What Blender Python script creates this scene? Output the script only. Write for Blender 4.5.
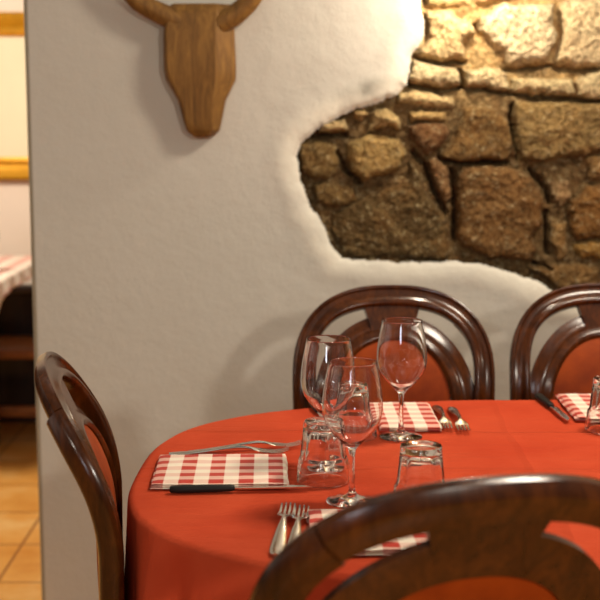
import bpy, bmesh, math, random
import numpy as np
from mathutils import Vector, Matrix, noise

PI = math.pi
R = math.radians
scene = bpy.context.scene
col = scene.collection
for o in list(bpy.data.objects):
    bpy.data.objects.remove(o)

# ------------------------------------------------------------------ camera
cam_d = bpy.data.cameras.new('camera')
cam = bpy.data.objects.new('camera', cam_d)
col.objects.link(cam)
cam.location = (0, 0, 1.30)
cam.rotation_euler = (R(90 - 8.2), 0, 0)
cam_d.sensor_width = 36
cam_d.lens = 75
cam_d.clip_start = 0.05
cam_d.dof.use_dof = True
cam_d.dof.focus_distance = 1.95
cam_d.dof.aperture_fstop = 5.2
scene.camera = cam

# ------------------------------------------------------------------ view, world, lights
scene.view_settings.view_transform = 'Standard'
scene.view_settings.look = 'None'
scene.view_settings.gamma = 1
scene.view_settings.exposure = 0.52
scene.view_settings.use_curve_mapping = False

wd = bpy.data.worlds.new('world')
scene.world = wd
wd.use_nodes = True
bg = wd.node_tree.nodes['Background']
# unseen restaurant as noise: bright and dark patches added for reflections, dimmer below
_n, _l = wd.node_tree.nodes, wd.node_tree.links
_tc = _n.new('ShaderNodeTexCoord')
_ns = _n.new('ShaderNodeTexNoise')
_ns.inputs['Scale'].default_value = 2.4
_ns.inputs['Detail'].default_value = 2.0
_l.new(_tc.outputs['Generated'], _ns.inputs['Vector'])
_rp = _n.new('ShaderNodeValToRGB')
_e = _rp.color_ramp.elements
_e[0].position, _e[0].color = .40, (.05, .036, .024, 1)
_e[1].position, _e[1].color = .56, (.62, .56, .48, 1)
_e2 = _e.new(.72)
_e2.color = (2.4, 2.25, 2.0, 1)
_l.new(_ns.outputs['Fac'], _rp.inputs[0])
_sp = _n.new('ShaderNodeSeparateXYZ')
_l.new(_tc.outputs['Generated'], _sp.inputs[0])
_mr = _n.new('ShaderNodeMapRange')
_mr.inputs['From Min'].default_value = -.45
_mr.inputs['From Max'].default_value = .05
_mr.inputs['To Min'].default_value = .22
_mr.inputs['To Max'].default_value = 1.0
_l.new(_sp.outputs['Z'], _mr.inputs['Value'])
_mx = _n.new('ShaderNodeMix')
_mx.data_type = 'RGBA'
_mx.blend_type = 'MULTIPLY'
_mx.inputs[0].default_value = 1
_l.new(_rp.outputs[0], _mx.inputs[6])
_l.new(_mr.outputs[0], _mx.inputs[7])
_my = _n.new('ShaderNodeMapRange')          # added dimming behind the viewer, to cut reflections veiling the glasses
_my.inputs['From Min'].default_value = -.95
_my.inputs['From Max'].default_value = -.55
_my.inputs['To Min'].default_value = .22
_my.inputs['To Max'].default_value = 1.1
_l.new(_sp.outputs['Y'], _my.inputs['Value'])
_m2 = _n.new('ShaderNodeMix')
_m2.data_type = 'RGBA'
_m2.blend_type = 'MULTIPLY'
_m2.inputs[0].default_value = 1
_l.new(_mx.outputs[2], _m2.inputs[6])
_l.new(_my.outputs[0], _m2.inputs[7])
_l.new(_m2.outputs[2], bg.inputs[0])
bg.inputs[1].default_value = 0.30


def lamp(name, kind, loc, power, colour, size=0.1, target=None, spread=None):
    d = bpy.data.lights.new(name, kind)
    d.energy = power
    d.color = colour
    if kind == 'AREA':
        d.shape = 'DISK'
        d.size = size
        if spread:
            d.spread = spread
    else:
        d.shadow_soft_size = size
    o = bpy.data.objects.new(name, d)
    col.objects.link(o)
    o.location = loc
    if target is not None:
        o.rotation_euler = (Vector(target) - Vector(loc)).to_track_quat('-Z', 'Y').to_euler()
    return o


WARM = (1.0, 0.86, 0.66)
lamp('wall_lamp', 'POINT', (0.40, 2.905, 1.67), 6.0, WARM, 0.022)
lamp('table_lamp_light', 'AREA', (0.85, 2.15, 2.35), 17, (1.0, 0.87, 0.70), 0.35, (0.45, 1.95, 0.76))
lamp('room_lamp', 'POINT', (1.28, -0.95, 1.95), 88, (1.0, 0.91, 0.78), 0.08)
lamp('room_lamp_2', 'POINT', (-1.30, -0.60, 2.05), 26, (1.0, 0.88, 0.74), 0.09)
lamp('side_lamp', 'POINT', (2.30, 1.60, 1.80), 14, WARM, 0.09)
lamp('window_light', 'AREA', (-0.75, -2.3, 1.75), 9, (0.86, 0.92, 1.0), 0.6, (0.2, 2.0, 0.9))
lamp('far_room_lamp', 'AREA', (-1.25, 3.55, 2.3), 35, (1.0, 0.88, 0.70), 0.5, (-1.3, 5.0, 0.5))

# ------------------------------------------------------------------ helpers


def link(name, me, mat=None, parent=None):
    o = bpy.data.objects.new(name, me)
    col.objects.link(o)
    if mat is not None:
        me.materials.append(mat)
    if parent is not None:
        o.parent = parent
    return o


def mesh(name, verts, faces, mat=None, parent=None, smooth=40):
    me = bpy.data.meshes.new(name)
    me.from_pydata([tuple(v) for v in verts], [], faces)
    bm = bmesh.new()
    bm.from_mesh(me)
    bmesh.ops.recalc_face_normals(bm, faces=bm.faces)
    bm.to_mesh(me)
    bm.free()
    if smooth:
        me.shade_smooth()
        me.set_sharp_from_angle(angle=R(smooth))
    return link(name, me, mat, parent)


def thing(name, label, cat, loc=(0, 0, 0), rz=0, group=None):
    o = bpy.data.objects.new(name, None)
    col.objects.link(o)
    o.empty_display_size = 0.1
    o.location = loc
    o.rotation_euler = (0, 0, rz)
    tag(o, label, cat, group)
    return o


def tag(o, label, cat, group=None):
    o['label'] = label
    o['category'] = cat
    if group:
        o['group'] = group
    return o


def copy_thing(src, label, loc, rz):
    c = src.copy()
    col.objects.link(c)
    c.location = loc
    c.rotation_euler = (0, 0, rz)
    c['label'] = label
    for ch in src.children:
        d = ch.copy()
        col.objects.link(d)
        d.parent = c
        for g in ch.children:
            e = g.copy()
            col.objects.link(e)
            e.parent = d
    return c


def join(parts):
    """several (verts, faces) lists -> one"""
    V, F = [], []
    for v, f in parts:
        n = len(V)
        V += [tuple(p) for p in v]
        F += [tuple(i + n for i in q) for q in f]
    return V, F


def box(x0, x1, y0, y1, z0, z1, bev=0.0):
    bm = bmesh.new()
    bmesh.ops.create_cube(bm, size=1)
    for v in bm.verts:
        v.co = Vector((x0 + (v.co.x + .5) * (x1 - x0), y0 + (v.co.y + .5) * (y1 - y0), z0 + (v.co.z + .5) * (z1 - z0)))
    if bev:
        bmesh.ops.bevel(bm, geom=bm.edges[:], offset=bev, segments=3, affect='EDGES', profile=0.5)
    bm.verts.index_update()
    V = [tuple(v.co) for v in bm.verts]
    F = [tuple(v.index for v in f.verts) for f in bm.faces]
    bm.free()
    return V, F


def grid_faces(rows, cols, wrap_c=False, wrap_r=False):
    F = []
    for i in range(rows if wrap_r else rows - 1):
        for j in range(cols if wrap_c else cols - 1):
            a, b = i * cols + j, i * cols + (j + 1) % cols
            c, d = ((i + 1) % rows) * cols + (j + 1) % cols, ((i + 1) % rows) * cols + j
            F.append((a, b, c, d))
    return F


def lathe(profile, seg=48, closed=False, rfun=None, cap0=False, cap1=False):
    V = []
    for r, z in profile:
        for k in range(seg):
            t = 2 * PI * k / seg
            rr = r if rfun is None else rfun(r, z, t)
            V.append((rr * math.cos(t), rr * math.sin(t), z))
    F = grid_faces(len(profile), seg, wrap_c=True, wrap_r=closed)
    if cap0:
        F.append(tuple(range(seg))[::-1])
    if cap1:
        n = (len(profile) - 1) * seg
        F.append(tuple(range(n, n + seg)))
    return V, F


def tube(pts, rad, seg=10, flat=1.0):
    """round bar along 3-D points, radius per point, caps"""
    V = []
    n = len(pts)
    pts = [Vector(p) for p in pts]
    up = Vector((0, 0, 1))
    for i, p in enumerate(pts):
        t = (pts[min(i + 1, n - 1)] - pts[max(i - 1, 0)]).normalized()
        s = t.cross(up)
        if s.length < 1e-3:
            s = t.cross(Vector((0, 1, 0)))
        s.normalize()
        u = s.cross(t)
        r = rad[i] if isinstance(rad, (list, tuple)) else rad
        for k in range(seg):
            a = 2 * PI * k / seg
            V.append(p + s * (r * math.cos(a)) + u * (r * flat * math.sin(a)))
    F = grid_faces(n, seg, wrap_c=True)
    F.append(tuple(range(seg))[::-1])
    F.append(tuple(range((n - 1) * seg, n * seg)))
    return V, F


def supell(a, b, n, t):
    c, s = math.cos(t), math.sin(t)
    return (a * math.copysign(abs(c) ** (2 / n), c), b * math.copysign(abs(s) ** (2 / n), s))


def resample(pts, n, closed=False):
    P = np.array(pts, float)
    if closed:
        P = np.vstack([P, P[:1]])
    d = np.r_[0, np.cumsum(np.linalg.norm(np.diff(P, axis=0), axis=1))]
    s = np.linspace(0, d[-1], n + 1 if closed else n)
    Q = np.stack([np.interp(s, d, P[:, k]) for k in range(P.shape[1])], 1)
    return Q[:-1] if closed else Q


# ------------------------------------------------------------------ materials


def srgb(r, g, b):
    f = lambda c: c / 12.92 if c <= .04045 else ((c + .055) / 1.055) ** 2.4
    return (f(r / 255), f(g / 255), f(b / 255), 1)


class NT:
    def __init__(self, name):
        self.m = bpy.data.materials.new(name)
        self.m.use_nodes = True
        self.n = self.m.node_tree.nodes
        self.l = self.m.node_tree.links
        self.b = self.n['Principled BSDF']

    def node(self, t, **kw):
        x = self.n.new(t)
        for k, v in kw.items():
            setattr(x, k, v)
        return x

    def put(self, node, key, val):
        s = node.inputs[key]
        if hasattr(val, 'is_linked') or isinstance(val, bpy.types.NodeSocket):
            self.l.new(val, s)
        else:
            s.default_value = val

    def math(self, op, a, b=None, c=None, clamp=False):
        x = self.node('ShaderNodeMath', operation=op)
        x.use_clamp = clamp
        self.put(x, 0, a)
        if b is not None:
            self.put(x, 1, b)
        if c is not None:
            self.put(x, 2, c)
        return x.outputs[0]

    def mix(self, fac, a, b, blend='MIX'):
        x = self.node('ShaderNodeMix', data_type='RGBA', blend_type=blend)
        self.put(x, 0, fac)
        self.put(x, 6, a)
        self.put(x, 7, b)
        return x.outputs[2]

    def coords(self, kind='Object', scale=(1, 1, 1), rot=(0, 0, 0)):
        t = self.node('ShaderNodeTexCoord')
        mp = self.node('ShaderNodeMapping')
        mp.inputs['Scale'].default_value = scale
        mp.inputs['Rotation'].default_value = rot
        self.l.new(t.outputs[kind], mp.inputs[0])
        return mp.outputs[0]

    def noise(self, vec, scale, detail=4, rough=.55, dist=0.0):
        x = self.node('ShaderNodeTexNoise')
        self.l.new(vec, x.inputs['Vector'])
        x.inputs['Scale'].default_value = scale
        x.inputs['Detail'].default_value = detail
        x.inputs['Roughness'].default_value = rough
        x.inputs['Distortion'].default_value = dist
        return x.outputs['Fac']

    def ramp(self, fac, stops):
        x = self.node('ShaderNodeValToRGB')
        e = x.color_ramp.elements
        while len(e) < len(stops):
            e.new(0.5)
        for k, (p, c) in enumerate(stops):
            e[k].position = p
            e[k].color = c
        self.l.new(fac, x.inputs[0])
        return x.outputs[0]

    def bump(self, h, strength=.3, dist=.002):
        x = self.node('ShaderNodeBump')
        x.inputs['Strength'].default_value = strength
        x.inputs['Distance'].default_value = dist
        self.l.new(h, x.inputs['Height'])
        self.l.new(x.outputs[0], self.b.inputs['Normal'])

    def set(self, **kw):
        for k, v in kw.items():
            self.put(self.b, {'color': 'Base Color', 'rough': 'Roughness', 'metal': 'Metallic', 'ior': 'IOR',
                              'trans': 'Transmission Weight', 'coat': 'Coat Weight', 'coat_rough': 'Coat Roughness',
                              'spec': 'Specular IOR Level', 'sheen': 'Sheen Weight'}[k], v)
        return self.m


def m_plaster():
    t = NT('plaster')
    a = t.node('ShaderNodeVertexColor', layer_name='Col')
    v = t.coords('Object')
    big = t.noise(v, 3.5, 5, .6)
    c = t.mix(t.math('MULTIPLY', big, .5), a.outputs[0], srgb(178, 171, 157), 'MIX')
    fine = t.noise(v, 160, 4, .6)
    mid = t.noise(v, 26, 4, .6)
    t.bump(t.math('ADD', t.math('MULTIPLY', fine, .35), mid), .35, .006)
    return t.set(color=c, rough=.92, spec=.2)


def m_stone():
    t = NT('masonry')
    a = t.node('ShaderNodeVertexColor', layer_name='Col')
    v = t.coords('Object')
    n1 = t.noise(v, 62, 6, .72)
    n2 = t.noise(v, 210, 4, .65)
    n3 = t.noise(v, 18, 4, .6)
    lich = t.ramp(n1, [(.54, (0, 0, 0, 1)), (.66, (1, 1, 1, 1))])
    c = t.mix(t.math('MULTIPLY', lich, .50), a.outputs[0], srgb(214, 196, 150))
    n4 = t.noise(v, 95, 5, .7)
    dark = t.ramp(n4, [(.36, (.30, .27, .23, 1)), (.56, (1, 1, 1, 1))])
    c = t.mix(.8, c, dark, 'MULTIPLY')
    och = t.ramp(n3, [(.5, (0, 0, 0, 1)), (.7, (1, 1, 1, 1))])
    c = t.mix(t.math('MULTIPLY', och, .22), c, srgb(160, 104, 48))
    t.bump(t.math('ADD', t.math('MULTIPLY', n4, .8), n1), .9, .012)
    return t.set(color=c, rough=.95, spec=.15)


def m_wood(name, c1, c2, c3, rough=.25, coat=.6, scale=(1, 1, 1), rot=(0, 0, 0)):
    t = NT(name)
    v = t.coords('Object', scale, rot)
    g = t.noise(v, 9, 6, .65, 1.2)
    f = t.noise(v, 60, 3, .6)
    c = t.ramp(t.math('ADD', t.math('MULTIPLY', f, .25), t.math('MULTIPLY', g, .85)), [(.32, c1), (.52, c2), (.75, c3)])
    t.bump(f, .08, .001)
    return t.set(color=c, rough=rough, coat=coat, coat_rough=.12, spec=.32)


def m_leather():
    t = NT('leather')
    v = t.coords('Object')
    c = t.ramp(t.noise(v, 14, 4, .6), [(.3, srgb(118, 42, 6)), (.7, srgb(152, 62, 10))])
    t.bump(t.noise(v, 420, 3, .6), .25, .001)
    return t.set(color=c, rough=.6, spec=.15)


def m_cloth():
    t = NT('red_cotton')
    v = t.coords('Object')
    n = t.noise(v, 5, 4, .6)
    c = t.ramp(n, [(.3, srgb(182, 63, 36)), (.7, srgb(196, 77, 46))])
    w1 = t.noise(t.coords('Object', (1.5, 9, 1.5), (0, 0, R(8))), 3.0, 5, .6, .8)
    w2 = t.noise(t.coords('Object', (7, 2, 2), (0, 0, R(-25))), 2.0, 4, .55, .6)
    weave = t.noise(v, 700, 2, .5)
    h = t.math('ADD', t.math('ADD', w1, t.math('MULTIPLY', w2, .5)), t.math('MULTIPLY', weave, .04))
    # pressed fold lines left from ironing
    sp = t.node('ShaderNodeSeparateXYZ')
    t.l.new(v, sp.inputs[0])
    wob = t.math('MULTIPLY', t.math('SUBTRACT', t.noise(v, 6, 2), .5), .02)
    for axis, pos, wid, amp in ((1, .245, .010, .9), (1, .01, .011, .7), (0, -.36, .012, .4)):
        dd = t.math('ABSOLUTE', t.math('SUBTRACT', t.math('ADD', sp.outputs[axis], wob), pos))
        rg = t.math('SUBTRACT', 1.0, t.math('DIVIDE', dd, wid), clamp=True)
        h = t.math('ADD', h, t.math('MULTIPLY', rg, amp))
    t.bump(h, .5, .014)
    return t.set(color=c, rough=.9, spec=.06)


def m_check(name, white, mid, deep, px=.0445, py=.035):
    t = NT(name)
    tc = t.node('ShaderNodeTexCoord')
    s = t.node('ShaderNodeSeparateXYZ')
    t.l.new(tc.outputs['Object'], s.inputs[0])

    def stripe(x, p, off):
        f = t.math('FRACT', t.math('ADD', t.math('DIVIDE', x, p), off))
        tri = t.math('ABSOLUTE', t.math('SUBTRACT', f, .5))
        return t.math('MULTIPLY', t.math('SUBTRACT', tri, .235), 30, clamp=True)
    a = stripe(s.outputs[0], px, 20.10)
    b = stripe(s.outputs[1], py, 20.05)
    both = t.math('MULTIPLY', a, b)
    one = t.math('ADD', t.math('MULTIPLY', a, .85), t.math('MULTIPLY', b, .5), clamp=True)
    c = t.mix(one, white, mid)
    c = t.mix(both, c, deep)
    w = t.noise(t.coords('Object'), 600, 2, .5)
    t.bump(w, .2, .001)
    return t.set(color=c, rough=.9, spec=.15, sheen=.1)


def m_plain(name, c, rough=.5, metal=0.0, coat=0.0, nscale=40, amt=.12, spec=.5):
    t = NT(name)
    n = t.noise(t.coords('Object'), nscale, 4, .6)
    d = tuple(x * (1 - amt * 2) for x in c[:3]) + (1,)
    cc = t.ramp(n, [(.3, d), (.7, c)])
    return t.set(color=cc, rough=rough, metal=metal, coat=coat, spec=spec)


def m_glass(name, ior=1.47):
    t = NT(name)
    return t.set(color=(.985, .99, .985, 1), rough=0.0, trans=1.0, ior=ior)


def m_tiles():
    t = NT('floor_tiles')
    tc = t.node('ShaderNodeTexCoord')
    s = t.node('ShaderNodeSeparateXYZ')
    t.l.new(tc.outputs['Object'], s.inputs[0])

    def line(x, p, off):
        f = t.math('FRACT', t.math('ADD', t.math('DIVIDE', x, p), off))
        e = t.math('MINIMUM', f, t.math('SUBTRACT', 1.0, f))
        return t.math('LESS_THAN', e, .014)
    g = t.math('MAXIMUM', line(s.outputs[0], .32, 10 + .86 / .32 % 1), line(s.outputs[1], .32, 10 - 3.40 / .32 % 1))
    v = t.coords('Object')
    c = t.ramp(t.noise(v, 4.5, 5, .6), [(.3, srgb(204, 132, 50)), (.5, srgb(220, 156, 76)), (.72, srgb(232, 184, 116))])
    c = t.mix(g, c, srgb(150, 92, 40))
    return t.set(color=c, rough=.35, spec=.4)


M = {}
M['plaster'] = m_plaster()
M['stone'] = m_stone()
M['mahogany'] = m_wood('mahogany', srgb(38, 16, 3), srgb(62, 29, 7), srgb(92, 46, 13), .22, .1, (3, 3, .8))
M['carved'] = m_wood('carved_wood', srgb(82, 54, 20), srgb(110, 75, 29), srgb(142, 101, 44), .65, .0, (5, 5, .7))
M['leather'] = m_leather()
M['cloth'] = m_cloth()
M['check'] = m_check('red_check_cotton', srgb(240, 226, 205), srgb(222, 158, 140), srgb(186, 52, 36))
M['pinkcheck'] = m_check('pale_check_cotton', srgb(240, 226, 210), srgb(236, 196, 182), srgb(216, 140, 124), .09, .09)
M['steel'] = m_plain('steel', (.72, .70, .66, 1), .18, 1.0, amt=.03)
M['black'] = m_plain('black_plastic', (.010, .009, .008, 1), .5, spec=.2)
M['brass'] = m_plain('aged_brass', srgb(44, 25, 11), .55, .0, spec=.2)
M['glass'] = m_glass('clear_glass')
M['tiles'] = m_tiles()
M['gold'] = m_plain('gilt', srgb(214, 150, 30), .32, .55, .2, 25)
M['canvas'] = m_plain('pale_print', srgb(238, 222, 190), .8, nscale=3, amt=.05)
M['farwall'] = m_plain('cream_wall', srgb(230, 212, 196), .9, nscale=3, amt=.04)
M['darkwood'] = m_wood('dark_oak', srgb(92, 48, 18), srgb(130, 74, 30), srgb(160, 98, 44), .4, .3, (1, 3, 3))
M['panel'] = m_wood('panelling', srgb(22, 12, 7), srgb(36, 20, 11), srgb(54, 30, 16), .5, .2, (3, 3, 1))
M['wood_in'] = m_wood('table_pine', srgb(120, 80, 40), srgb(150, 104, 56), srgb(170, 124, 74), .5, .0, (1, 4, 4))

# ------------------------------------------------------------------ structure: floor, walls
WY = 3.05     # face of the plaster wall
V, F = box(-4.5, 4.5, -2.5, 5.6, -.06, 0)
floor = mesh('floor', V, F, M['tiles'], smooth=0)
floor['kind'] = 'structure'
V, F = box(-4.5, 4.5, 5.35, 5.6, 0, 2.8)
o = mesh('wall_far', V, F, M['farwall'], smooth=0)
o['kind'] = 'structure'
parts = [box(-4.5, 4.5, 5.30, 5.349, 0.0, .56), box(-4.5, 4.5, 5.285, 5.349, .56, .60, .006)]
k = -4.4
while k < 4.4:
    parts.append(box(k, k + .012, 5.292, 5.31, .02, .56))
    k += .22
V, F = join(parts)
o = mesh('trim_1', V, F, M['panel'])
o['kind'] = 'structure'
o['label'] = 'dark wood panelling along the foot of the far cream wall'

OPENING = [(359, 1756), (322, 1687), (288, 1606), (288, 1583), (294, 1534), (297, 1499), (271, 1461), (259, 1419), (255, 1385), (224, 1359), (195, 1345), (157, 1335), (125, 1324), (80, 1302), (36, 1278), (2, 1247), (-7, 1208), (0, 1155), (20, 1099), (49, 1051), (71, 1002), (101, 965), (164, 955), (233, 955), (302, 952), (368, 957), (435, 950), (499, 932), (546, 918), (590, 905), (646, 865), (740, 841), (938, 831), (1233, 860), (1400, 935), (1474, 1107), (1399, 1324), (1433, 1536), (1303, 1698), (944, 1790), (613, 1801)]
STONES = [
    ([(48, 1293), (109, 1300), (116, 1276), (97, 1264), (48, 1264)], (205, 175, 125), 32),
    ([(125, 1324), (157, 1331), (169, 1312), (150, 1300), (133, 1307)], (190, 158, 105), 30),
    ([(169, 1316), (205, 1331), (246, 1307), (247, 1281), (210, 1283), (164, 1271)], (205, 175, 120), 36),
    ([(116, 1245), (169, 1269), (242, 1257), (259, 1223), (248, 1184), (194, 1163), (151, 1148), (129, 1179), (116, 1211)], (172, 140, 86), 32),
    ([(0, 1240), (41, 1252), (90, 1235), (97, 1211), (90, 1172), (66, 1155), (24, 1155), (0, 1179)], (132, 104, 62), 18),
    ([(24, 1138), (80, 1148), (129, 1131), (146, 1099), (98, 1090), (41, 1099)], (128, 100, 60), 14),
    ([(81, 1075), (163, 1114), (236, 1148), (260, 1163), (274, 1196), (299, 1172), (309, 1131), (334, 1090), (359, 1065), (366, 960), (221, 957), (105, 967), (66, 1033)], (112, 88, 54), 12),
    ([(234, 1359), (274, 1374), (369, 1357), (374, 1335), (318, 1328), (234, 1340)], (225, 195, 140), 22),
    ([(265, 1316), (357, 1321), (357, 1297), (273, 1295)], (205, 170, 110), 16),
    ([(261, 1288), (350, 1293), (363, 1269), (339, 1223), (308, 1216), (274, 1249)], (132, 94, 60), 20),
    ([(395, 1331), (441, 1338), (512, 1300), (521, 1242), (507, 1204), (379, 1196), (340, 1204), (378, 1254)], (134, 102, 60), 24),
    ([(523, 1338), (595, 1350), (820, 1338), (824, 1228), (727, 1223), (638, 1204), (539, 1199), (523, 1242)], (150, 122, 76), 26),
    ([(382, 1165), (398, 1187), (507, 1192), (569, 1163), (597, 1099), (599, 1048), (565, 1021), (586, 984), (574, 960), (474, 962), (402, 989), (384, 1021)], (130, 95, 56), 30),
    ([(308, 1204), (339, 1213), (372, 1165), (373, 1114), (349, 1087), (333, 1138)], (135, 100, 65), 14),
    ([(661, 1099), (703, 1138), (827, 1143), (832, 1014), (683, 1009), (665, 1036)], (138, 97, 52), 26),
    ([(613, 1146), (659, 1153), (665, 1107), (642, 1087), (614, 1114)], (150, 118, 80), 10),
    ([(623, 1048), (655, 1048), (665, 970), (638, 957), (625, 997)], (150, 115, 70), 10),
    ([(676, 999), (833, 1006), (835, 955), (685, 962)], (170, 130, 70), 14),
    ([(271, 1447), (391, 1423), (390, 1378), (342, 1381), (260, 1390)], (228, 206, 160), 26),
    ([(399, 1423), (497, 1428), (508, 1369), (402, 1374)], (226, 202, 155), 22),
    ([(512, 1402), (661, 1395), (667, 1357), (515, 1364)], (224, 200, 150), 24),
    ([(673, 1397), (720, 1419), (816, 1423), (819, 1345), (674, 1355)], (224, 200, 152), 24),
    ([(298, 1559), (348, 1562), (416, 1534), (426, 1506), (390, 1485), (398, 1447), (350, 1437), (278, 1461), (304, 1494)], (222, 192, 140), 24),
    ([(432, 1548), (489, 1573), (608, 1573), (615, 1501), (593, 1442), (502, 1430), (484, 1461), (433, 1513)], (234, 212, 170), 30),
    ([(622, 1583), (810, 1594), (816, 1437), (720, 1426), (610, 1435), (627, 1501)], (230, 206, 160), 28),
    ([(293, 1618), (404, 1618), (417, 1571), (303, 1566)], (225, 190, 130), 18),
    ([(332, 1698), (473, 1744), (569, 1687), (548, 1594), (429, 1578), (409, 1625)], (220, 185, 130), 24),
    ([(580, 1721), (805, 1721), (809, 1606), (619, 1592), (567, 1601)], (220, 185, 130), 24),
    ([(703, 1213), (824, 1221), (827, 1155), (710, 1150)], (150, 115, 70), 12),
    ([(565, 940), (663, 945), (737, 935), (740, 860), (653, 875)], (130, 98, 58), 10),
    ([(831, 1419), (1055, 1442), (1086, 1324), (835, 1319)], (200, 160, 105), 24),
    ([(835, 1304), (1110, 1312), (1106, 1155), (841, 1165)], (165, 125, 75), 26),
    ([(842, 1150), (1022, 1143), (1017, 984), (848, 989)], (150, 105, 60), 24),
    ([(1041, 1143), (1363, 1131), (1348, 984), (1042, 972)], (160, 115, 65), 24),
    ([(824, 1594), (1095, 1606), (1090, 1461), (830, 1442)], (210, 175, 120), 26),
    ([(1113, 1618), (1380, 1606), (1367, 1442), (1115, 1456)], (205, 170, 115), 24),
    ([(1099, 1428), (1356, 1428), (1352, 1312), (1129, 1324)], (190, 150, 95), 22),
    ([(1135, 1300), (1372, 1295), (1411, 1150), (1131, 1150)], (155, 115, 65), 24),
    ([(823, 1744), (1088, 1735), (1281, 1675), (1332, 1620), (833, 1611)], (210, 175, 120), 20),
    ([(752, 940), (981, 965), (1227, 955), (1182, 880), (962, 851), (755, 856)], (140, 105, 60), 14),
]
CRACKS = [[(274, 1228), (303, 1199), (331, 1131), (356, 1077)], [(369, 1175), (378, 1095), (377, 1009)], [(516, 1333), (523, 1252), (539, 1204)], [(566, 1179), (604, 1126), (612, 1095)], [(90, 1223), (109, 1192), (126, 1160), (146, 1143)], [(390, 1376), (391, 1419)], [(340, 1208), (379, 1194), (510, 1196)], [(276, 1452), (336, 1433), (403, 1442)], [(492, 1423), (600, 1428), (720, 1419)], [(425, 1531), (435, 1499)], [(253, 1390), (337, 1371), (390, 1376), (510, 1362), (670, 1350), (820, 1340)], [(608, 1070), (613, 972)], [(582, 950), (619, 930)], [(29, 1261), (109, 1261)]]



def smoothstep(e0, e1, x):
    t = np.clip((x - e0) / (e1 - e0), 0, 1)
    return t * t * (3 - 2 * t)


def vnoise(X, Z, freq, seed):
    """value noise on arrays"""
    x, z = X * freq + seed * 17.13, Z * freq + seed * 9.71
    xi, zi = np.floor(x), np.floor(z)
    fx, fz = x - xi, z - zi
    fx, fz = fx * fx * (3 - 2 * fx), fz * fz * (3 - 2 * fz)

    def h(a, b):
        s = np.sin(a * 127.1 + b * 311.7 + seed * 74.7) * 43758.5453
        return s - np.floor(s)
    return (h(xi, zi) * (1 - fx) + h(xi + 1, zi) * fx) * (1 - fz) + (h(xi, zi + 1) * (1 - fx) + h(xi + 1, zi + 1) * fx) * fz


def fbm(X, Z, freq, seed, octs=4, g=.5):
    a, s, r = 1.0, 0.0, 0.0
    for k in range(octs):
        r = r + a * (vnoise(X, Z, freq * 2 ** k, seed + k) - .5)
        s += a
        a *= g
    return r / s * 2


def sdist(X, Z, poly):
    """signed distance to a polygon, positive inside"""
    P = np.array(poly, float) / 1000
    d = np.full(X.shape, 9.0)
    ins = np.zeros(X.shape, bool)
    n = len(P)
    for i in range(n):
        a, b = P[i], P[(i + 1) % n]
        e = b - a
        L = max(e @ e, 1e-12)
        t = np.clip(((X - a[0]) * e[0] + (Z - a[1]) * e[1]) / L, 0, 1)
        d = np.minimum(d, np.hypot(X - a[0] - t * e[0], Z - a[1] - t * e[1]))
        c = (a[1] > Z) != (b[1] > Z)
        with np.errstate(divide='ignore', invalid='ignore'):
            xx = a[0] + (Z - a[1]) / (b[1] - a[1]) * e[0]
        ins ^= c & (X < xx)
    return np.where(ins, d, -d)


def pdist(X, Z, line):
    P = np.array(line, float) / 1000
    d = np.full(X.shape, 9.0)
    for a, b in zip(P[:-1], P[1:]):
        e = b - a
        t = np.clip(((X - a[0]) * e[0] + (Z - a[1]) * e[1]) / (e @ e), 0, 1)
        d = np.minimum(d, np.hypot(X - a[0] - t * e[0], Z - a[1] - t * e[1]))
    return d


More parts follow.
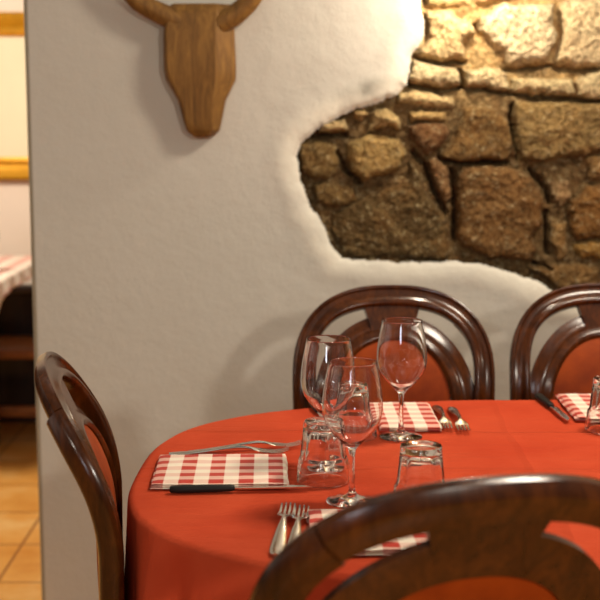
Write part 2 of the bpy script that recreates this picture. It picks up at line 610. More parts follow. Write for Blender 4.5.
def build_wall():
    GX0, GX1, GZ0, GZ1, ST = -.12, 1.56, .78, 1.86, .003
    nx, nz = int(round((GX1 - GX0) / ST)) + 1, int(round((GZ1 - GZ0) / ST)) + 1
    X, Z = np.meshgrid(np.linspace(GX0, GX1, nx), np.linspace(GZ0, GZ1, nz))
    wx = X + .007 * fbm(X, Z, 28, 3, 4, .6)
    wz = Z + .007 * fbm(X, Z, 28, 11, 4, .6)
    D = sdist(wx, wz, OPENING)                        # + inside the opening
    # masonry
    lin = lambda c: np.array(srgb(*c)[:3])
    H = np.full(X.shape, -.034) + .013 * fbm(X, Z, 35, 21, 6, .66)
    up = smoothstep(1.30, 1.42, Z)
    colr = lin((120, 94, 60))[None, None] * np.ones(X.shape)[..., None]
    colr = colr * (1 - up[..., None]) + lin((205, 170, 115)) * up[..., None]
    colr = colr * (1 + .35 * fbm(X, Z, 40, 5)[..., None])
    sx = X + .011 * fbm(X, Z, 26, 31, 5, .62)
    sz = Z + .011 * fbm(X, Z, 26, 41, 5, .62)
    for k, (poly, c, bulge) in enumerate(STONES):
        P = np.array(poly) / 1000
        m = (X > P[:, 0].min() - .03) & (X < P[:, 0].max() + .03) & (Z > P[:, 1].min() - .03) & (Z < P[:, 1].max() + .03)
        if not m.any():
            continue
        d = sdist(sx[m], sz[m], poly)
        xs, zs = X[m], Z[m]
        cen = P.mean(0)
        rng = random.Random(k)
        tilt = rng.uniform(-.06, .06) * (xs - cen[0]) + rng.uniform(-.05, .08) * (zs - cen[1])
        rough = .012 * fbm(xs, zs, 20, 50 + k, 6, .66) + .0045 * fbm(xs, zs, 95, 150 + k, 3, .6)
        h = -.026 + bulge / 1000 * (1 - np.exp(-np.clip(d, 0, 1) / .0065)) + tilt + rough
        w = smoothstep(-.003, .002, d)
        H[m] = H[m] * (1 - w) + h * w
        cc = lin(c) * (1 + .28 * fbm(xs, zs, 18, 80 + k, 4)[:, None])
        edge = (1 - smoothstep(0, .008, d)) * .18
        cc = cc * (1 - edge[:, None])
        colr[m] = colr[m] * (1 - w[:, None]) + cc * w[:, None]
    for ln in CRACKS:
        d = pdist(sx, sz, ln)
        H = H - .035 * np.exp(-(d / .0055) ** 2)
    # plaster: slightly proud lip round the opening, hand-trowelled
    E = -D
    lip = .0045 * np.exp(-((E - .035) / .032) ** 2) + .0025 * fbm(X, Z, 9, 61, 3)
    lip = lip - .009 * np.exp(-np.clip(E, 0, 9) / .006)
    fade = smoothstep(0, .05, X - GX0) * smoothstep(0, .05, GX1 - X) * smoothstep(0, .05, Z - GZ0) * smoothstep(0, .05, GZ1 - Z)
    HP = lip * fade
    plaster = D < 0
    base = lin((200, 194, 183))
    rim = lin((238, 230, 212))
    rw = (np.exp(-((E - .022) / .030) ** 2) * (.75 + .5 * fbm(X, Z, 14, 71, 3)) * fade).clip(0, 1)
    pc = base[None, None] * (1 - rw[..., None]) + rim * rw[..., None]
    # grey smear beside the stones
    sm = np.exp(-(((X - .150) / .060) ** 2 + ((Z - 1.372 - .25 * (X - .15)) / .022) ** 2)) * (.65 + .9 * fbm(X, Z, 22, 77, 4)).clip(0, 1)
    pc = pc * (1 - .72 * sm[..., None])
    idx = np.arange(nx * nz).reshape(nz, nx)
    q = np.stack([idx[:-1, :-1], idx[:-1, 1:], idx[1:, 1:], idx[1:, :-1]], -1).reshape(-1, 4)
    inside = (~plaster)
    cnt = inside[:-1, :-1].astype(int) + inside[:-1, 1:] + inside[1:, 1:] + inside[1:, :-1]
    cnt = cnt.reshape(-1)

    def make(name, keep, Hh, C, mat, extra=None):
        f = q[keep]
        used = np.unique(f)
        rem = np.full(nx * nz, -1)
        rem[used] = np.arange(len(used))
        f = rem[f]
        co = np.stack([X.reshape(-1)[used], WY - Hh.reshape(-1)[used], Z.reshape(-1)[used]], 1)
        cl = np.clip(C.reshape(-1, 3)[used], 0, 1)
        faces = f.tolist()
        verts = co.tolist()
        if extra:
            ev, ef = extra
            n = len(verts)
            verts += [list(v) for v in ev]
            faces += [[i + n for i in t] for t in ef]
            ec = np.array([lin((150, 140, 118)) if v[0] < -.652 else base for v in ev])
            cl = np.vstack([cl, ec])
        me = bpy.data.meshes.new(name)
        me.from_pydata(verts, [], faces)
        me.shade_smooth()
        me.set_sharp_from_angle(angle=R(60))
        at = me.color_attributes.new('Col', 'FLOAT_COLOR', 'POINT')
        at.data.foreach_set('color', np.c_[cl, np.ones(len(cl))].astype(np.float32).reshape(-1))
        return link(name, me, mat)

    # the rest of the wall round the fine patch: quads, rounded free end at the left, back and top
    XL, XR, ZT, TH = -.662, 3.2, 2.8, .34
    EV, EF = [], []

    def quad(p):
        n = len(EV)
        EV.extend(p)
        EF.append((n, n + 1, n + 2, n + 3))
    rb = .014
    xa = XL + rb
    quad([(xa, WY, 0), (GX0, WY, 0), (GX0, WY, ZT), (xa, WY, ZT)])
    quad([(GX1, WY, 0), (XR, WY, 0), (XR, WY, ZT), (GX1, WY, ZT)])
    quad([(GX0, WY, 0), (GX1, WY, 0), (GX1, WY, GZ0), (GX0, WY, GZ0)])
    quad([(GX0, WY, GZ1), (GX1, WY, GZ1), (GX1, WY, ZT), (GX0, WY, ZT)])
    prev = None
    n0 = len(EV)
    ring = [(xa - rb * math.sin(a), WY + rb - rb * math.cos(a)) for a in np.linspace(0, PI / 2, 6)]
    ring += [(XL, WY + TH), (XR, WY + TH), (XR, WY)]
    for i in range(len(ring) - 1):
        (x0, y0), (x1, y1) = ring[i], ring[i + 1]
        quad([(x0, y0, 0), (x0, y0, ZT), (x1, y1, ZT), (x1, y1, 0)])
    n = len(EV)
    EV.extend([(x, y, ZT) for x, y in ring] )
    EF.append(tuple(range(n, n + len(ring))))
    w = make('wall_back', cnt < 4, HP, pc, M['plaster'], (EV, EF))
    w['kind'] = 'structure'
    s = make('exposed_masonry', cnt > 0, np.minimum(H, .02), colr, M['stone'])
    s.parent = w
    s['label'] = 'rough brown and cream stones showing through the plaster'
    return w


build_wall()

# ------------------------------------------------------------------ wooden bull head on the wall


def bull():
    root = thing('bull_head', 'carved wooden bull head with horns hung on the white plaster wall', 'wall decoration', (-.237, WY, 1.41))
    cx, cz = -.237, 1.41
    # half widths of back outline / front face per height: z, left, right, face left, face right, thickness
    rows = [(1.572, .070, .072, .060, .036, .034), (1.560, .076, .078, .066, .044, .046), (1.546, .083, .079, .074, .044, .052),
            (1.50, .088, .081, .079, .042, .060), (1.42, .088, .084, .077, .041, .062), (1.395, .083, .083, .071, .040, .060),
            (1.345, .055, .058, .046, .032, .055), (1.30, .044, .049, .036, .030, .052), (1.275, .036, .043, .029, .026, .048),
            (1.262, .022, .030, .016, .016, .040), (1.258, .012, .02, .010, .012, .034)]
    V = []
    for z, l, r, fl, fr, t in rows:
        V += [(-l, 0, z - cz), (-l, -t * .40, z - cz), (-fl, -t, z - cz), (fr, -t, z - cz), (r, -t * .28, z - cz), (r, 0, z - cz)]
    F = grid_faces(len(rows), 6, wrap_c=True)
    F.append(tuple(range(6)))
    F.append(tuple(range((len(rows) - 1) * 6, len(rows) * 6)))
    o = mesh('head', V, F, M['carved'], root, smooth=24)
    b = o.modifiers.new('bevel', 'BEVEL')
    b.width = .004
    b.segments = 2
    b.limit_method = 'ANGLE'
    b.angle_limit = R(18)
    for s in (-1, 1):
        kx = 1.22 if s < 0 else 1.0
        pts = [(s * .046, -.030, 1.526 - cz), (s * .084, -.032, 1.545 - cz), (s * .116, -.036, 1.572 - cz), (s * .150, -.042, 1.612 - cz),
               (s * .172, -.050, 1.660 - cz), (s * .180, -.058, 1.71 - cz), (s * .174, -.066, 1.755 - cz)]
        pts = [(x if i < 2 else x * kx, y, z) for i, (x, y, z) in enumerate(pts)]
        P = resample(pts, 18)
        V, F = tube([tuple(p) for p in P], [.027 * (1 - .86 * (i / 17) ** 1.4) for i in range(18)], 12)
        mesh('horn', V, F, M['carved'], root, 60)


bull()

# ------------------------------------------------------------------ table and cloth
TC, TA, TB, TN, TR = (.724, 1.875), .979, .519, 2.95, R(-1.4)
CZ = .760


def build_table():
    root = thing('dining_table', 'long rounded dining table under the red tablecloth', 'table', (TC[0], TC[1], 0), TR)
    V, F = [], []
    n = 120
    for s, z in ((.2, .728), (.985, .728), (.988, .731), (.988, .752), (.984, .7575), (.2, .7575)):
        for k in range(n):
            x, y = supell(TA * s, TB * s, TN, 2 * PI * k / n)
            V.append((x, y, z))
    F = grid_faces(6, n, wrap_c=True)
    F.append(tuple(range(n)))
    F.append(tuple(range(5 * n, 6 * n)))
    mesh('tabletop', V, F, M['wood_in'], root)
    for x in (-.30, .42):
        V, F = lathe([(.03, .05), (.055, .06), (.06, .12), (.038, .18), (.034, .40), (.045, .60), (.07, .70), (.075, .729)], 24, cap0=True, cap1=True)
        V = [(a + x, b, c) for a, b, c in V]
        mesh('pedestal', V, F, M['wood_in'], root)
        parts = [box(x - .03, x + .03, -.115, .115, .012, .055, .008), box(x - .14, x + .14, -.03, .03, .012, .055, .008)]
        parts += [lathe([(.02, 0), (.022, .012)], 12, cap0=True, cap1=True)]
        V, F = join(parts[:2] + [([(a + x + dx, b + dy, c) for a, b, c in parts[2][0]], parts[2][1]) for dx, dy in ((.12, 0), (-.12, 0), (0, .095), (0, -.095))])
        mesh('base', V, F, M['wood_in'], root)


def build_cloth():
    n = 480
    # outline with arc-length parameter
    out = resample([supell(TA, TB, TN, 2 * PI * k / 2000) for k in range(2000)], n, True)
    nxt, prv = np.roll(out, -1, 0), np.roll(out, 1, 0)
    tg = nxt - prv
    tg /= np.linalg.norm(tg, axis=1)[:, None]
    nr = np.stack([tg[:, 1], -tg[:, 0]], 1)
    s = np.arange(n) / n
    per = np.linalg.norm(nxt - out, axis=1).sum()
    fold = (.55 * np.sin(2 * PI * 47 * s + 1.3 * np.sin(2 * PI * 5 * s)) + .3 * np.sin(2 * PI * 29 * s + 1.0 + np.sin(2 * PI * 3 * s))
            + .25 * np.sin(2 * PI * 83 * s + 2.0))
    V, rows = [], 0
    RR = .012
    for sc in np.r_[np.linspace(.08, .9, 18), np.linspace(.92, .985, 8)]:
        for k in range(n):
            V.append((out[k, 0] * sc, out[k, 1] * sc, CZ))
        rows += 1
    for a in np.linspace(0, PI / 2, 7):
        for k in range(n):
            p = out[k] - nr[k] * RR * (1 - math.sin(a))
            V.append((p[0], p[1], CZ - RR * (1 - math.cos(a))))
        rows += 1
    for t in np.linspace(.04, 1, 16):
        for k in range(n):
            amp = .026 * t ** .6 * (1 - .8 * min(1, max(0, (-nr[k, 0] - .80) / .12)))
            p = out[k] + nr[k] * (amp * (fold[k] + .75) + .006 * t)
            V.append((p[0], p[1], CZ - RR - .245 * t + .01 * fold[k] * t))
        rows += 1
    F = grid_faces(rows, n, wrap_c=True)
    F.append(tuple(range(n)))
    # soft fold creases and ripples of the ironed cloth
    W = []
    cr = [(-.35, .30, 0.0, .006, .0035), (.20, .262, .02, .005, .003), (-.45, -.06, .06, .010, .0022), (.3, -.25, .03, .007, .003)]
    for x, y, z in V:
        if z > CZ - .006:
            z += .0012 * noise.noise((x * 5, y * 14, 1.0)) - .0008
        W.append((x, y, z))
    o = mesh('tablecloth', W, F, M['cloth'], smooth=80)
    o.location = (TC[0], TC[1], 0)
    o.rotation_euler = (0, 0, TR)
    m = o.modifiers.new('thickness', 'SOLIDIFY')
    m.thickness = .0016
    m.offset = -1
    tag(o, 'plain red tablecloth draped over the laid table', 'tablecloth')


build_table()
build_cloth()

# ------------------------------------------------------------------ balloon-back chairs


def yb(u, v):
    if v > .84:
        y = -.235 - .50 * (v - .84)
    elif v > .70:
        y = -.20 - 1.786 * (v - .70) ** 2
    elif v > .5:
        y = -.20
    else:
        y = -.20 - .32 * (.5 - v) ** 2
    return y + .35 * u * u * min(1, max(0, (v - .40) / .2))


def bmap(u, v, d):
    e = .002
    fu = (yb(u + e, v) - yb(u - e, v)) / (2 * e)
    fv = (yb(u, v + e) - yb(u, v - e)) / (2 * e)
    n = Vector((-fu, 1, -fv)).normalized()
    return Vector((u, yb(u, v), v)) + n * d


def sweep_back(path, prof, closed, wid=None):
    """profile (a outward in the back's plane, d forward) along (u, v) path"""
    P = np.array(path, float)
    n, m = len(P), len(prof)
    V = []
    for i in range(n):
        a, b = (P[i - 1], P[(i + 1) % n]) if closed else (P[max(i - 1, 0)], P[min(i + 1, n - 1)])
        t = (b - a) / np.linalg.norm(b - a)
        nr = np.array([t[1], -t[0]])
        for pa, pd in prof:
            k = 1 if wid is None else wid[i]
            q = P[i] + nr * pa * k
            V.append(bmap(q[0], q[1], pd))
    F = grid_faces(n, m, wrap_c=True, wrap_r=closed)
    if not closed:
        F.append(tuple(range(m))[::-1])
        F.append(tuple(range((n - 1) * m, n * m)))
    return V, F


FRONT = [(-.021, -.004), (-.021, .005), (-.0195, .0085), (-.017, .0095), (-.0145, .0085), (-.013, .006), (-.0115, .0045), (-.006, .0045),
         (0, .006), (.005, .009), (.0085, .0125), (.012, .0145), (.0155, .0145), (.0185, .0125), (.0205, .009), (.021, .004)]


def hoop(th):
    x, v = supell(.1875, .157, 2.55, th)
    return (x, .775 + v)


def oval(t, a, bt, bb, n=2.45, cv=.70):
    c, s = math.cos(t), math.sin(t)
    x = a * math.copysign(abs(c) ** (2 / n), c)
    v = (bt if s > 0 else bb) * math.copysign(abs(s) ** (2 / n), s)
    return (x, cv + v)


def make_chair(label, loc, rz):
    root = thing('dining_chair', label, 'chair', loc, rz, 'balloon-back dining chairs round the table')
    wood = M['mahogany']
    TH = R(45)
    # crest rail with the tie block below it
    path = resample([hoop(t) for t in np.linspace(PI - TH, TH, 120)], 44)
    prof = FRONT + [(.021, -.010), (.018, -.016), (-.006, -.016), (-.0115, -.013), (-.0205, -.003)]
    a = sweep_back(path, prof, False)
    V, nb = [], 15
    for d0, d1, ins in ((-.014, .006, 0),):
        for i in range(nb):
            u = -.051 + .102 * i / (nb - 1)
            top, bot = .775 + .157 * (1 - abs(u / .1875) ** 2.55) ** (1 / 2.55) - .012, .70 + .160 * (1 - abs(u / .136) ** 2.2) ** (1 / 2.2) + .004
            du = .010 * (abs(u) / .051) ** 4 * math.copysign(1, u)
            V += [bmap(u - du, bot, d0), bmap(u - du, bot, d1), bmap(u + du, top, d1), bmap(u + du, top, d0)]
    Fb = grid_faces(nb, 4, wrap_c=True) + [(0, 1, 2, 3), tuple(range((nb - 1) * 4, nb * 4))]
    V, F = join([a, (V, Fb)])
    mesh('crest_rail', V, F, wood, root, 35)
    # stiles running down into the rear legs
    for s in (-1, 1):
        pts = [hoop(t) for t in np.linspace(TH, 0, 30)]
        low = [(.187, .74), (.186, .70), (.183, .65), (.177, .59), (.170, .53), (.165, .46), (.166, .40), (.170, .25), (.178, .10), (.184, .004)]
        P = resample(pts + low, 70)
        wid = [1 if v > .5 else max(.72, 1 - (.5 - v) * .7) for u, v in P]
        prof = FRONT + [(.021, -.016), (.0185, -.0195), (.010, -.0215), (-.006, -.0215), (-.0125, -.018), (-.0205, -.005)]
        if s < 0:
            P = [(-u, v) for u, v in P]
            prof = [(-pa, pd) for pa, pd in prof]
        V, F = sweep_back(P, prof, False, wid)
        lo = min(v.z for v in V)
        V = [Vector((v.x, v.y, max(v.z, 0.0))) for v in V]
        mesh('stile', V, F, wood, root, 35)
    # inner oval frame and its ties
    n = 96
    path = [oval(t, .136, .160, .190, 2.2) for t in np.linspace(2 * PI, 0, n, endpoint=False)]
    path = resample(path, n, True)
    prof = [(-.036, -.011), (-.036, -.002), (-.020, .001), (-.016, .0035), (-.009, .0035), (-.007, .006), (-.002, .0075), (.003, .0105), (.008, .012), (.012, .0105),
            (.0155, .007), (.016, .003), (.016, -.010), (.0145, -.0135), (-.0215, -.0135)]
    a = sweep_back(path, prof, True)
    V, F = a
    parts = [a]
    for s in (-1, 1):
        for v0, v1 in ((.515, .548),):
            V = []
            for u in np.linspace(.075, .162, 8):
                for v, d in ((v0, -.010), (v0, .004), (v1, .004), (v1, -.010)):
                    V.append(bmap(s * u, v, d))
            parts.append((V, grid_faces(8, 4, wrap_c=True) + [(0, 1, 2, 3), (28, 29, 30, 31)]))
    V, F = join(parts)
    mesh('inner_frame', V, F, wood, root, 35)
    # leather pad, back panel and the nail trim
    def dome(a, bt, bb, d0, d1):
        V, m = [], 72
        for r in np.linspace(.02, 1, 10):
            for k in range(m):
                u, v = oval(2 * PI * k / m, a * r, bt * r, bb * r)
                V.append(bmap(u, v, d0 + (d1 - d0) * (1 - r ** 2.6)))
        F = grid_faces(10, m, wrap_c=True)
        F.append(tuple(range(m)))
        return V, F
    V, F = dome(.119, .150, .170, .0035, .016)
    mesh('back_pad', V, F, M['leather'], root, 80)
    V, F = dome(.116, .147, .168, -.009, -.016)
    mesh('rear_panel', V, F, M['leather'], root, 80)
    P = resample([oval(t, .1205, .1515, .1715) for t in np.linspace(0, 2 * PI, 400, endpoint=False)], 92, True)
    parts = []
    for u, v in P:
        c = bmap(u, v, .0040)
        V, F = lathe([(.0035, 0), (.0032, .0014), (.002, .0024), (.0004, .0028)], 8, cap1=True)
        parts.append(([(c.x + x, c.y + z, c.z + y) for x, y, z in V], F))
    V, F = join(parts)
    mesh('nailhead_trim', V, F, M['brass'], root, 60)
    # seat
    def seat_ring(k, inset, z):
        pts = []
        for t in np.linspace(0, 2 * PI, 64, endpoint=False):
            x, y = supell(1, 1, 4.5, t)
            hw = .185 + .012 * (y + 1) / 2 - inset
            pts.append((x * hw, -.018 + y * (.182 - inset), z))
        return pts
    V = []
    for ins, z in ((.012, .385), (0, .388), (0, .438), (.004, .446), (.02, .446)):
        V += seat_ring(0, ins, z)
    F = grid_faces(5, 64, wrap_c=True) + [tuple(range(64)), tuple(range(256, 320))]
    mesh('seat_rail', V, F, wood, root, 35)
    V = []
    for ins, z in ((.03, .444), (.008, .446), (.004, .456), (.012, .468), (.04, .478), (.10, .484), (.17, .486)):
        V += seat_ring(0, ins, z)
    F = grid_faces(7, 64, wrap_c=True) + [tuple(range(64)), tuple(range(384, 448))]
    mesh('seat', V, F, M['leather'], root, 60)
    for s in (-1, 1):
        V, F = lathe([(.013, 0), (.016, .01), (.013, .03), (.015, .10), (.020, .25), (.024, .32), (.020, .335), (.027, .35), (.027, .39)], 16, cap0=True, cap1=True)
        V = [(x + s * .165, y + .135, z) for x, y, z in V]
        mesh('leg', V, F, wood, root, 40)
    return root


CH = [
    ('mahogany balloon-back chair against the wall, directly behind the wine glasses', (.193, 2.330, 0), PI),
    ('mahogany balloon-back chair against the wall, cut off by the right edge', (.640, 2.363, 0), PI - R(2)),
    ('mahogany balloon-back chair at the rounded left end of the table, seen edge-on', (-.094, 1.848, 0), -PI / 2 + R(8.5)),
    ('dark chair in the blurred foreground, seen from behind with leather rear panel', (.115, 1.459, 0), R(15)),
]
first = make_chair(*CH[0])
for lab, loc, rz in CH[1:]:
    c = copy_thing(first, lab, loc, rz)
c.scale = (1.11, 1, 1)

# ------------------------------------------------------------------ glasses
TZ = CZ + .0015


def wine_glass(label, x, y):
    outer = [(.0005, 0), (.030, 0), (.0365, .0006), (.0370, .0014), (.0360, .0024), (.026, .0045), (.014, .0075), (.007, .0115), (.0046, .018), (.0040, .030),
             (.0038, .050), (.0040, .066), (.0050, .0745), (.0078, .0800), (.0140, .0860), (.0230, .0945), (.0308, .1035), (.0376, .1135), (.0414, .1235),
             (.0430, .134), (.0427, .147), (.0411, .162), (.0384, .179), (.0350, .196), (.0343, .2018), (.0342, .2026)]
    inner = [(.0339, .2031), (.0335, .2032), (.0332, .2028), (.0331, .2018), (.0339, .196), (.0373, .179), (.0400, .162), (.0416, .147), (.0419, .134), (.0403, .1237), (.0364, .114),
             (.0296, .1042), (.0218, .0955), (.0128, .0876), (.0060, .0842), (.0005, .0832)]
    V, F = lathe(outer + inner, 64, cap0=True, cap1=True)
    o = mesh('wine_glass', V, F, M['glass'], None, 85)
    o.location = (x, y, TZ)
    return tag(o, label, 'wine glass', 'stemmed wine glasses on the red tablecloth')


wg = wine_glass('empty wine glass furthest back, standing in front of the folded check napkin', .173, 2.089)
for lab, x, y in (('empty wine glass with its foot right behind the fluted left tumbler', .044, 1.909),
                  ('empty wine glass standing nearest the viewer, between the two tumblers', .074, 1.723)):
    c = copy_thing(wg, lab, (x, y, TZ), R(40))


def tumbler(label, x, y, rz):
    # standing upside down: rim at z = 0, fluted towards its base on top
    n = 10

    def rf(r, z, t):
        if z < .036 or r < .02:
            return r
        f = min(1, (z - .036) / .004) * (1 if z < .086 else max(0, (.0925 - z) / .0065))
        w = (t % (2 * PI / n)) - PI / n
        return r * (1 - f) + f * r * .985 * math.cos(PI / n * .92) / math.cos(w * .92)
    outer = [(.0372, .0010), (.0385, 0), (.0400, .0006), (.0405, .002), (.0400, .012), (.0386, .024), (.0374, .0345), (.0368, .0365), (.0356, .0390), (.0352, .042),
             (.0340, .055), (.0327, .068), (.0314, .080), (.0307, .086), (.0298, .0905), (.0282, .0925), (.0235, .0930), (.0200, .0915), (.0005, .0905)]
    inner = [(.0005, .0800), (.018, .0800), (.0235, .0785), (.0258, .0750), (.0278, .062), (.0298, .048), (.0316, .040), (.0340, .034), (.0356, .022), (.0366, .010)]
    V, F = lathe(outer + inner, 60, closed=True, rfun=lambda r, z, t: rf(r, z, t))
    # outer/inner share the axis columns at r ~ 0: closed tube is fine there
    o = mesh('glass_tumbler', V, F, M['glass'], None, 40)
    o.location = (x, y, TZ)
    o.rotation_euler = (0, 0, rz)
    return tag(o, label, 'tumbler', 'fluted tumblers turned upside down on the table')


tb = tumbler('upturned fluted tumbler at left, beside the tip of the black-handled knife', .035, 1.827, R(5))
for lab, x, y, rz in (('upturned fluted tumbler half hidden behind the bowl of the nearest wine glass', .092, 2.092, R(20)),
                      ('upturned fluted tumbler in front, its lower edge hidden by the foreground chair', .168, 1.686, R(12)),
                      ('upturned fluted tumbler on the right, cut off by the edge of the picture', .541, 2.138, R(0))):
    copy_thing(tb, lab, (x, y, TZ), rz)

# ------------------------------------------------------------------ napkins


def napkin(label, x, y, w, h, rz, seed):
    rng = random.Random(seed)
    parts = []
    z0 = 0.0
    T = .0030
    for lay in range(3):
        nx, ny = 26, 24
        sx, sy = w * (1 - .012 * lay + .004 * rng.random()), h * (1 - .016 * lay + .004 * rng.random())
        ox, oy = rng.uniform(-.0015, .0015), rng.uniform(-.0015, .0015)
        top, bot = [], []
        for j in range(ny):
            for i in range(nx):
                a, b = -1 + 2 * i / (nx - 1), -1 + 2 * j / (ny - 1)
                px, py = ox + a * sx / 2, oy + b * sy / 2
                wob = .0022 * noise.noise((px * 14 + seed, py * 14, lay * 1.7)) + .0012 * noise.noise((px * 40, py * 40, seed))
                px += .0025 * noise.noise((py * 18, seed * 3.1, lay))
                py += .0025 * noise.noise((px * 18, seed * 5.7, lay))
                e = max(abs(a), abs(b))
                rnd = T * .5 * (max(0, (e - .90) / .10)) ** 2
                lift = max(0.0, wob) * (.4 + .6 * lay / 2)
                top.append((px, py, z0 + T - rnd + lift))
                bot.append((px, py, z0 + rnd + (lift if lay else 0)))
        n = nx * ny
        Fq = grid_faces(ny, nx)
        F = list(Fq) + [tuple(i + n for i in f[::-1]) for f in Fq]
        per = [i for i in range(nx)] + [j * nx + nx - 1 for j in range(1, ny)] + [(ny - 1) * nx + i for i in range(nx - 2, -1, -1)] + [j * nx for j in range(ny - 2, 0, -1)]
        for p, q in zip(per, per[1:] + per[:1]):
            F.append((q, p, p + n, q + n))
        parts.append((top + bot, F))
        z0 += T * .92
    V, F = join(parts)
    o = mesh('napkin', V, F, M['check'], None, 70)
    o.location = (x, y, TZ)
    o.rotation_euler = (0, 0, rz)
    return tag(o, label, 'napkin', 'red and white checked napkins folded flat')


napkin('red and white checked napkin between fork and black-handled knife at the left end', -.122, 1.868, .205, .172, R(1.5), 1)
napkin('red and white checked napkin behind the furthest wine glass, before the wall chair', .192, 2.226, .108, .205, R(1), 2)
napkin('red and white checked napkin at the right edge, beside the dark knife', .600, 2.300, .200, .205, R(-1), 3)
napkin('red and white checked napkin partly hidden by the blurred foreground chair', .115, 1.585, .205, .175, R(3), 4)

# ------------------------------------------------------------------ cutlery


def fork_geo():
    L = .195
    def wy(y):
        return float(np.interp(y, [0, .006, .02, .05, .09, .112, .125, .132, .140, .150], [.0055, .0085, .0098, .0085, .0058, .0038, .0034, .0060, .0105, .0118]))

    def zy(y):
        return float(np.interp(y, [0, .03, .06, .09, .115, .13, .15, .17, .185, .195], [.0018, .003, .006, .0095, .0115, .0100, .0050, .0022, .0036, .0075]))

    def ty(y):
        return float(np.interp(y, [0, .09, .12, .14, .16], [.0016, .0018, .0026, .0016, .0012]))
    V, m = [], 10
    ys = np.r_[np.linspace(0, .03, 6), np.linspace(.04, .12, 9), np.linspace(.125, .152, 9)]
    for y in ys:
        for k in range(m):
            a = 2 * PI * k / m
            V.append((wy(y) * math.cos(a), y, zy(y) + ty(y) * math.sin(a) * (1 if abs(math.cos(a)) < .8 else .8)))
    parts = [(V, grid_faces(len(ys), m, wrap_c=True) + [tuple(range(m)), tuple(range((len(ys) - 1) * m, len(ys) * m))])]
    for i in range(4):
        x = (-1.5 + i) * .0063
        V = []
        yy = np.linspace(.147, L - (.0015 if i in (0, 3) else 0), 10)
        for j, y in enumerate(yy):
            hw = .0019 * (1 - .55 * (j / 9) ** 2)
            for dx, dz in ((-hw, -.0008), (hw, -.0008), (hw, .0009), (-hw, .0009)):
                V.append((x * (1 - .04 * j / 9) + dx, y, zy(y) + dz))
        parts.append((V, grid_faces(10, 4, wrap_c=True) + [(0, 1, 2, 3), (36, 37, 38, 39)]))
    return join(parts)


FK = bpy.data.meshes.new('fork')
fv, ff = fork_geo()


def fork(label, hx, hy, tx, ty):
    """handle end -> tine tips"""
    ang = math.atan2(ty - hy, tx - hx) - PI / 2
    L = math.hypot(tx - hx, ty - hy)
    o = fork.first.copy() if fork.first else mesh('fork', fv, ff, M['steel'], None, 50)
    if fork.first:
        col.objects.link(o)
    fork.first = fork.first or o
    o.location = (tx - math.cos(ang + PI / 2) * .195, ty - math.sin(ang + PI / 2) * .195, TZ + .0002)
    o.rotation_euler = (0, 0, ang)
    return tag(o, label, 'fork', 'steel dinner forks on the red tablecloth')


fork.first = None
fork('steel fork lying along the far edge of the left napkin, tines by it', -.190, 1.975, -.018, 1.985)
fork('steel fork with tines pointing past the left tumbler, furthest from left napkin', -.155, 1.990, .004, 2.030)
fork('steel fork right beside the napkin behind the furthest wine glass', .258, 2.315, .258, 2.122)
fork('steel fork on the right of the far pair, away from that napkin', .285, 2.305, .286, 2.108)
fork('steel fork on the left of the near pair, handle towards the foreground chair', -.029, 1.505, -.016, 1.692)
fork('steel fork on the right of the near pair, beside the half-hidden napkin', -.010, 1.490, .003, 1.680)


def knife(label, hx, hy, tx, ty):
    if knife.first is None:
        r = thing('table_knife', label, 'knife', (0, 0, 0), 0, 'black-handled table knives')
        V, m = [], 12
        for y, w, t in ((0, .005, .003), (.002, .0068, .0046), (.02, .0078, .0052), (.06, .0072, .0050), (.088, .0066, .0046), (.094, .0058, .0036), (.095, .004, .0026)):
            for k in range(m):
                a = 2 * PI * k / m
                c, s = math.cos(a), math.sin(a)
                V.append((w * math.copysign(abs(c) ** .6, c), y, .0054 + t * math.copysign(abs(s) ** .6, s)))
        mesh('handle', V, grid_faces(7, m, wrap_c=True) + [tuple(range(m)), tuple(range(6 * m, 7 * m))], M['black'], r, 50)
        V = []
        for y, xl, xr in ((.090, -.0035, .0035), (.098, -.004, .004), (.104, -.0085, .005), (.15, -.0088, .0055), (.18, -.0082, .0055), (.197, -.0045, .0050), (.207, .002, .0042)):
            V += [(xl, y, .0052), ((xl + xr) / 2, y, .0046), (xr, y, .0043), (xr, y, .0063), ((xl + xr) / 2, y, .0060), (xl, y, .0054)]
        mesh('blade', V, grid_faces(7, 6, wrap_c=True) + [tuple(range(6)), tuple(range(36, 42))], M['steel'], r, 40)
        knife.first = r
    else:
        r = copy_thing(knife.first, label, (0, 0, 0), 0)
    r.location = (hx, hy, TZ - .0001)
    r.rotation_euler = (0, 0, math.atan2(ty - hy, tx - hx) - PI / 2)
    return r


knife.first = None
knife('black-handled knife along the near edge of the left napkin', -.190, 1.765, .015, 1.781)
knife('black-handled knife at the far table edge, mostly hidden behind the left wine glass', .022, 2.352, .050, 2.148)
knife('black-handled knife beside the right-hand napkin at the far table edge', .466, 2.395, .482, 2.190)

# ------------------------------------------------------------------ the room beyond, at the left
pic = thing('framed_picture', 'pale picture in a gold frame on the far wall at upper left', 'picture', (-1.28, 5.35, 1.045))
V, F = [], []
fw, fh, b = .90, .70, .085
prof = [(0, 0), (0, .030), (.012, .040), (.030, .036), (.050, .022), (.070, .020), (.084, .028), (.098, .022), (.098, 0)]
V = []
for cx, cz, sx, sz in ((-fw / 2, 0, 1, 1), (fw / 2, 0, -1, 1), (fw / 2, fh, -1, -1), (-fw / 2, fh, 1, -1)):
    for a, d in prof:
        V.append((cx + sx * a, -d, cz + sz * a))
F = grid_faces(4, len(prof), wrap_c=True, wrap_r=True)
mesh('picture_frame', V, F, M['gold'], pic, 30)
V, F = box(-fw / 2 + .08, fw / 2 - .08, -.012, -.002, .08, fh - .08)
mesh('picture_sheet', V, F, M['canvas'], pic, 0)

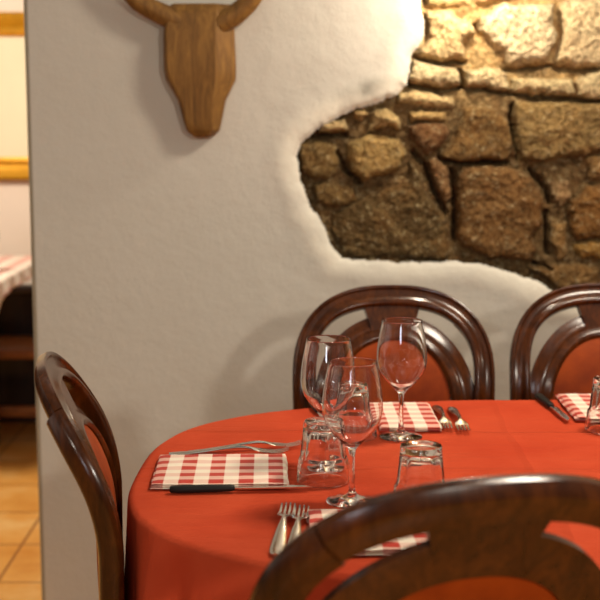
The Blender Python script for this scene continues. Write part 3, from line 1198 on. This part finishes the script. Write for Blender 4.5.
ft = thing('dining_table', 'table with a pale cloth in the blurred room at far left', 'table', (-1.54, 4.68, 0))
V, F = box(-.49, .49, -.43, .43, .715, .745, .006)
mesh('tabletop', V, F, M['darkwood'], ft)
for sx in (-1, 1):
    for sy in (-1, 1):
        V, F = box(sx * .30 - .025, sx * .30 + .025, sy * .22 - .025, sy * .22 + .025, 0, .716, .004)
        mesh('leg', V, F, M['darkwood'], ft)


def far_cloth():
    n = 200
    V, rows = [], 0
    sq = []
    for k in range(n):
        t = 2 * PI * (k + .5) / n
        c, s = math.cos(t), math.sin(t)
        m = 1 / max(abs(c), abs(s))
        sq.append((c * m, s * m, min(abs(c), abs(s)) * m))
    for s in np.linspace(.1, .985, 8):
        for x, y, q in sq:
            V.append((x * .497 * s, y * .437 * s, .7475))
        rows += 1
    for t in np.linspace(0, 1, 7):
        for k, (x, y, q) in enumerate(sq):
            drop = (.045 + .075 * q ** 8) * t
            f = .006 * math.sin(k * .6) * t + .012 * t
            V.append((x * (.497 + f), y * (.437 + f), .7475 - .003 - drop))
        rows += 1
    F = grid_faces(rows, n, wrap_c=True) + [tuple(range(n))]
    o = mesh('tablecloth', V, F, M['pinkcheck'], None, 70)
    m = o.modifiers.new('thickness', 'SOLIDIFY')
    m.thickness = .0015
    m.offset = -1
    o.location = (-1.54, 4.68, 0)
    tag(o, 'pale checked tablecloth with a hanging corner in the room at far left', 'tablecloth')


far_cloth()
bench = thing('wooden_bench', 'dark wooden bench under the far table at left', 'bench', (-1.35, 5.12, 0))
V, F = box(-.75, .75, -.17, .17, .345, .385, .006)
mesh('seat', V, F, M['darkwood'], bench)
V, F = box(-.70, .70, -.15, -.12, .100, .145, .005)
mesh('stretcher', V, F, M['darkwood'], bench)
for sx in (-1, 1):
    for sy in (-1, 1):
        V, F = box(sx * .68 - .022, sx * .68 + .022, sy * .135 - .022, sy * .135 + .022, 0, .346, .004)
        mesh('leg', V, F, M['darkwood'], bench)
g = copy_thing(wg, 'blurred wine glass on the pale cloth in the room at far left', (-1.13, 4.50, .7478), 0)
del g['group']
